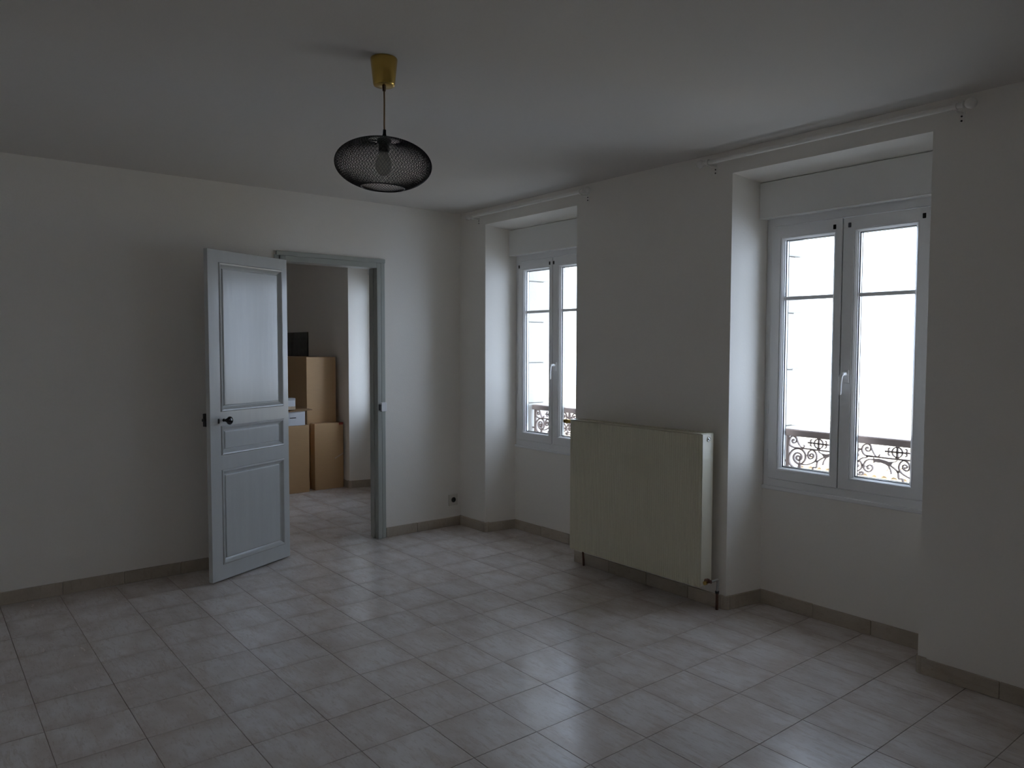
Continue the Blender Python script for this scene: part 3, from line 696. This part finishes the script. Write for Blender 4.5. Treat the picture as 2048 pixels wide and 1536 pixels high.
obj('pipe', MB().tube([(-0.038, RY0-0.036, 0.105), (-0.038, RY0-0.036, 0.0)], 0.0085, 10), M_COPPER, rad, smooth=True)
for yb in (RY0+0.16, RY1-0.16):
    obj('wall_bracket', MB().box(RX1, 0.0, yb-0.012, yb+0.012, 0.22, 0.92), M_RAD, rad, bevel=0.002)

# ------------------------------------------------------------------ curtain rods
def curtain_rod(label, y0, y1, yb0, yb1):
    t = thing('curtain_rod', label, 'curtain rod', (-0.08, (y0+y1)/2, 2.611), group='white curtain rods under the ceiling')
    obj('rod', MB().tube([(-0.08, y0, 2.611), (-0.08, y1, 2.611)], 0.0125, 16), M_ROD, t, smooth=True)
    for y, s in ((y0, 1), (y1, -1)):
        obj('finial', MB().lathe([(0.0145, 0), (0.017, 0.006), (0.010, 0.012), (0.018, 0.018), (0.0245, 0.032), (0.0235, 0.044), (0.014, 0.055), (0.0, 0.059)], (-0.08, y, 2.611), 18, 'y', T=lambda p: Vector((p.x, s*p.y, p.z))), M_ROD, t, smooth=True)
    for y in (yb0, yb1):
        br = obj('bracket', MB().box(-0.004, 0.0, y-0.011, y+0.011, 2.553, 2.612), M_ROD, t, bevel=0.0015)
        obj('arm', MB().tube([(-0.002, y, 2.596), (-0.05, y, 2.5925), (-0.08, y, 2.5925)], 0.0055, 8), M_ROD, br, smooth=True)
        for z in (2.562, 2.582):
            obj('screw', MB().lathe([(0.0042, -0.0065), (0.0042, -0.004), (0.0, -0.004)], (0.0, y+.002, z), 10, 'x'), M_IRON, br)
        obj('clip', MB().lathe([(0.0185, -0.007), (0.0185, 0.007), (0.0148, 0.007), (0.0148, -0.007)], (-0.08, y, 2.611), 14, 'y'), M_ROD, br)
curtain_rod('white curtain rod above the half hidden window', -0.262, -1.590, -0.280, -1.558)
curtain_rod('white curtain rod above the fully seen window', -2.600, -3.965, -2.618, -3.937)

# ------------------------------------------------------------------ wall socket
so = thing('wall_socket', 'square cream wall socket low beside the room corner', 'socket', (-0.080, 0, 0.224))
pl_ = obj('cover_plate', MB().box(-0.127, -0.034, -0.011, 0.0, 0.176, 0.273), M_SOCK, so, bevel=0.006, seg=2)
obj('recess', MB().lathe([(0.0225, -0.0125), (0.0225, -0.0105), (0.0, -0.0105)], (-0.080, 0, 0.226), 24, 'y'), M_DARK, so)
obj('rim', MB().lathe([(0.026, -0.0105), (0.026, -0.014), (0.0225, -0.014), (0.0225, -0.0105)], (-0.080, 0, 0.226), 24, 'y'), M_SOCK, so, smooth=True)
obj('earth_pin', MB().lathe([(0.0028, -0.0120), (0.0028, -0.026), (0.0, -0.027)], (-0.080, 0, 0.240), 10, 'y'), M_STEEL, so, smooth=True)

# ------------------------------------------------------------------ next room: boxes and splashback
def carton(name, label, x0, x1, y0, y1, z0, z1, m=M_CARD, group=None, seam=True, cat='box'):
    t = thing(name, label, cat, ((x0+x1)/2, (y0+y1)/2, z0), group=group)
    obj('body', MB().box(x0, x1, y0, y1, z0, z1-0.004), m, t, bevel=0.004, seg=2)
    ym = (y0+y1)/2
    obj('flap', MB().box(x0+.001, x1-.001, y0+.001, ym-.002, z1-0.004, z1), m, t)
    obj('flap', MB().box(x0+.001, x1-.001, ym+.002, y1-.001, z1-0.004, z1), m, t)
    return t
bR = carton('cardboard_box', 'low brown box with a red tape corner, under the tall box', -0.352, -0.020, 2.212, 2.322, 0.0, 0.715)
obj('tape', MB().box(-0.072, -0.021, 2.2108, 2.2125, 0.692, 0.7145), M_TAPE, bR, label='red tape corner')
obj('tape', MB().add([(-0.128, 2.2112, 0.330), (-0.118, 2.2112, 0.322), (-0.021, 2.2112, 0.372), (-0.021, 2.2112, 0.384), (-0.128, 2.2122, 0.330), (-0.118, 2.2122, 0.322), (-0.021, 2.2122, 0.372), (-0.021, 2.2122, 0.384)], [(0,1,2,3),(7,6,5,4),(0,4,5,1),(1,5,6,2),(2,6,7,3),(3,7,4,0)]), M_CLEAR, bR, label='shiny torn tape strip')
obj('edge_strip', MB().box(-0.354, -0.334, 2.2095, 2.2125, 0.004, 0.712), M_CARD, bR)
carton('cardboard_box', 'low brown box with a white carton on it', -0.78, -0.424, 2.19, 2.31, 0.0, 0.712)
carton('cardboard_box', 'tall brown box behind the low boxes, reaching highest', -0.384, -0.045, 2.335, 3.25, 0.0, 1.428)
wb_ = thing('white_carton', 'open white carton lying on the low brown box', 'box', (-0.62, 2.26, 0.713))
obj('body', MB().box(-0.80, -0.465, 2.195, 2.31, 0.713, 0.862), M_WHITEBOX, wb_, bevel=0.003)
fl = obj('flap', MB().add([(-0.80, 2.170, 0.858), (-0.46, 2.188, 0.864), (-0.385, 2.19, 0.869), (-0.385, 2.30, 0.873), (-0.80, 2.31, 0.872), (-0.80, 2.170, 0.866), (-0.46, 2.188, 0.871), (-0.385, 2.19, 0.875), (-0.385, 2.30, 0.879), (-0.80, 2.31, 0.879)],
    [(4,3,2,1,0), (5,6,7,8,9)] + [(i, (i+1) % 5, 5+(i+1) % 5, 5+i) for i in range(5)]), M_CARDIN, wb_, label='brown inner side of the folded lid')
obj('hand_hole', MB().box(-0.632, -0.565, 2.1935, 2.196, 0.792, 0.800), M_DARK, wb_)
sm = thing('small_carton', 'small white and tan carton on top of the open white carton', 'box', (-0.64, 2.24, 0.881))
obj('body', MB().box(-0.74, -0.568, 2.20, 2.29, 0.881, 0.990), M_WHITEBOX, sm, bevel=0.003)
obj('lid', MB().box(-0.741, -0.567, 2.199, 2.291, 0.978, 1.002), mat('grey_board', (0.45, 0.47, 0.50), 0.6), sm, bevel=0.003)
obj('printed_band', MB().box(-0.7405, -0.5675, 2.1992, 2.2012, 0.884, 0.917), mat('tan_print', (0.60, 0.46, 0.33), 0.6, var=0.35, scale=60), sm)
spb = thing('splashback', 'dark slate tiled splashback on the next room wall above the boxes', 'splashback', (0.0, 3.7, 1.1))
obj('backing', MB().box(-0.006, 0.0, 3.152, 4.250, 1.105, 1.713), M_GROUTD, spb)
tm = {}
for a in range(11):
    for c in range(6):
        y0, z1 = 3.152+a*0.0998, 1.713-c*0.1013
        obj('tile', MB().box(-0.013-random.uniform(0, .0012), -0.005, y0+.0012, y0+.0986, z1-.1001, z1-.0012), M_SPLASH, spb, bevel=0.0015)
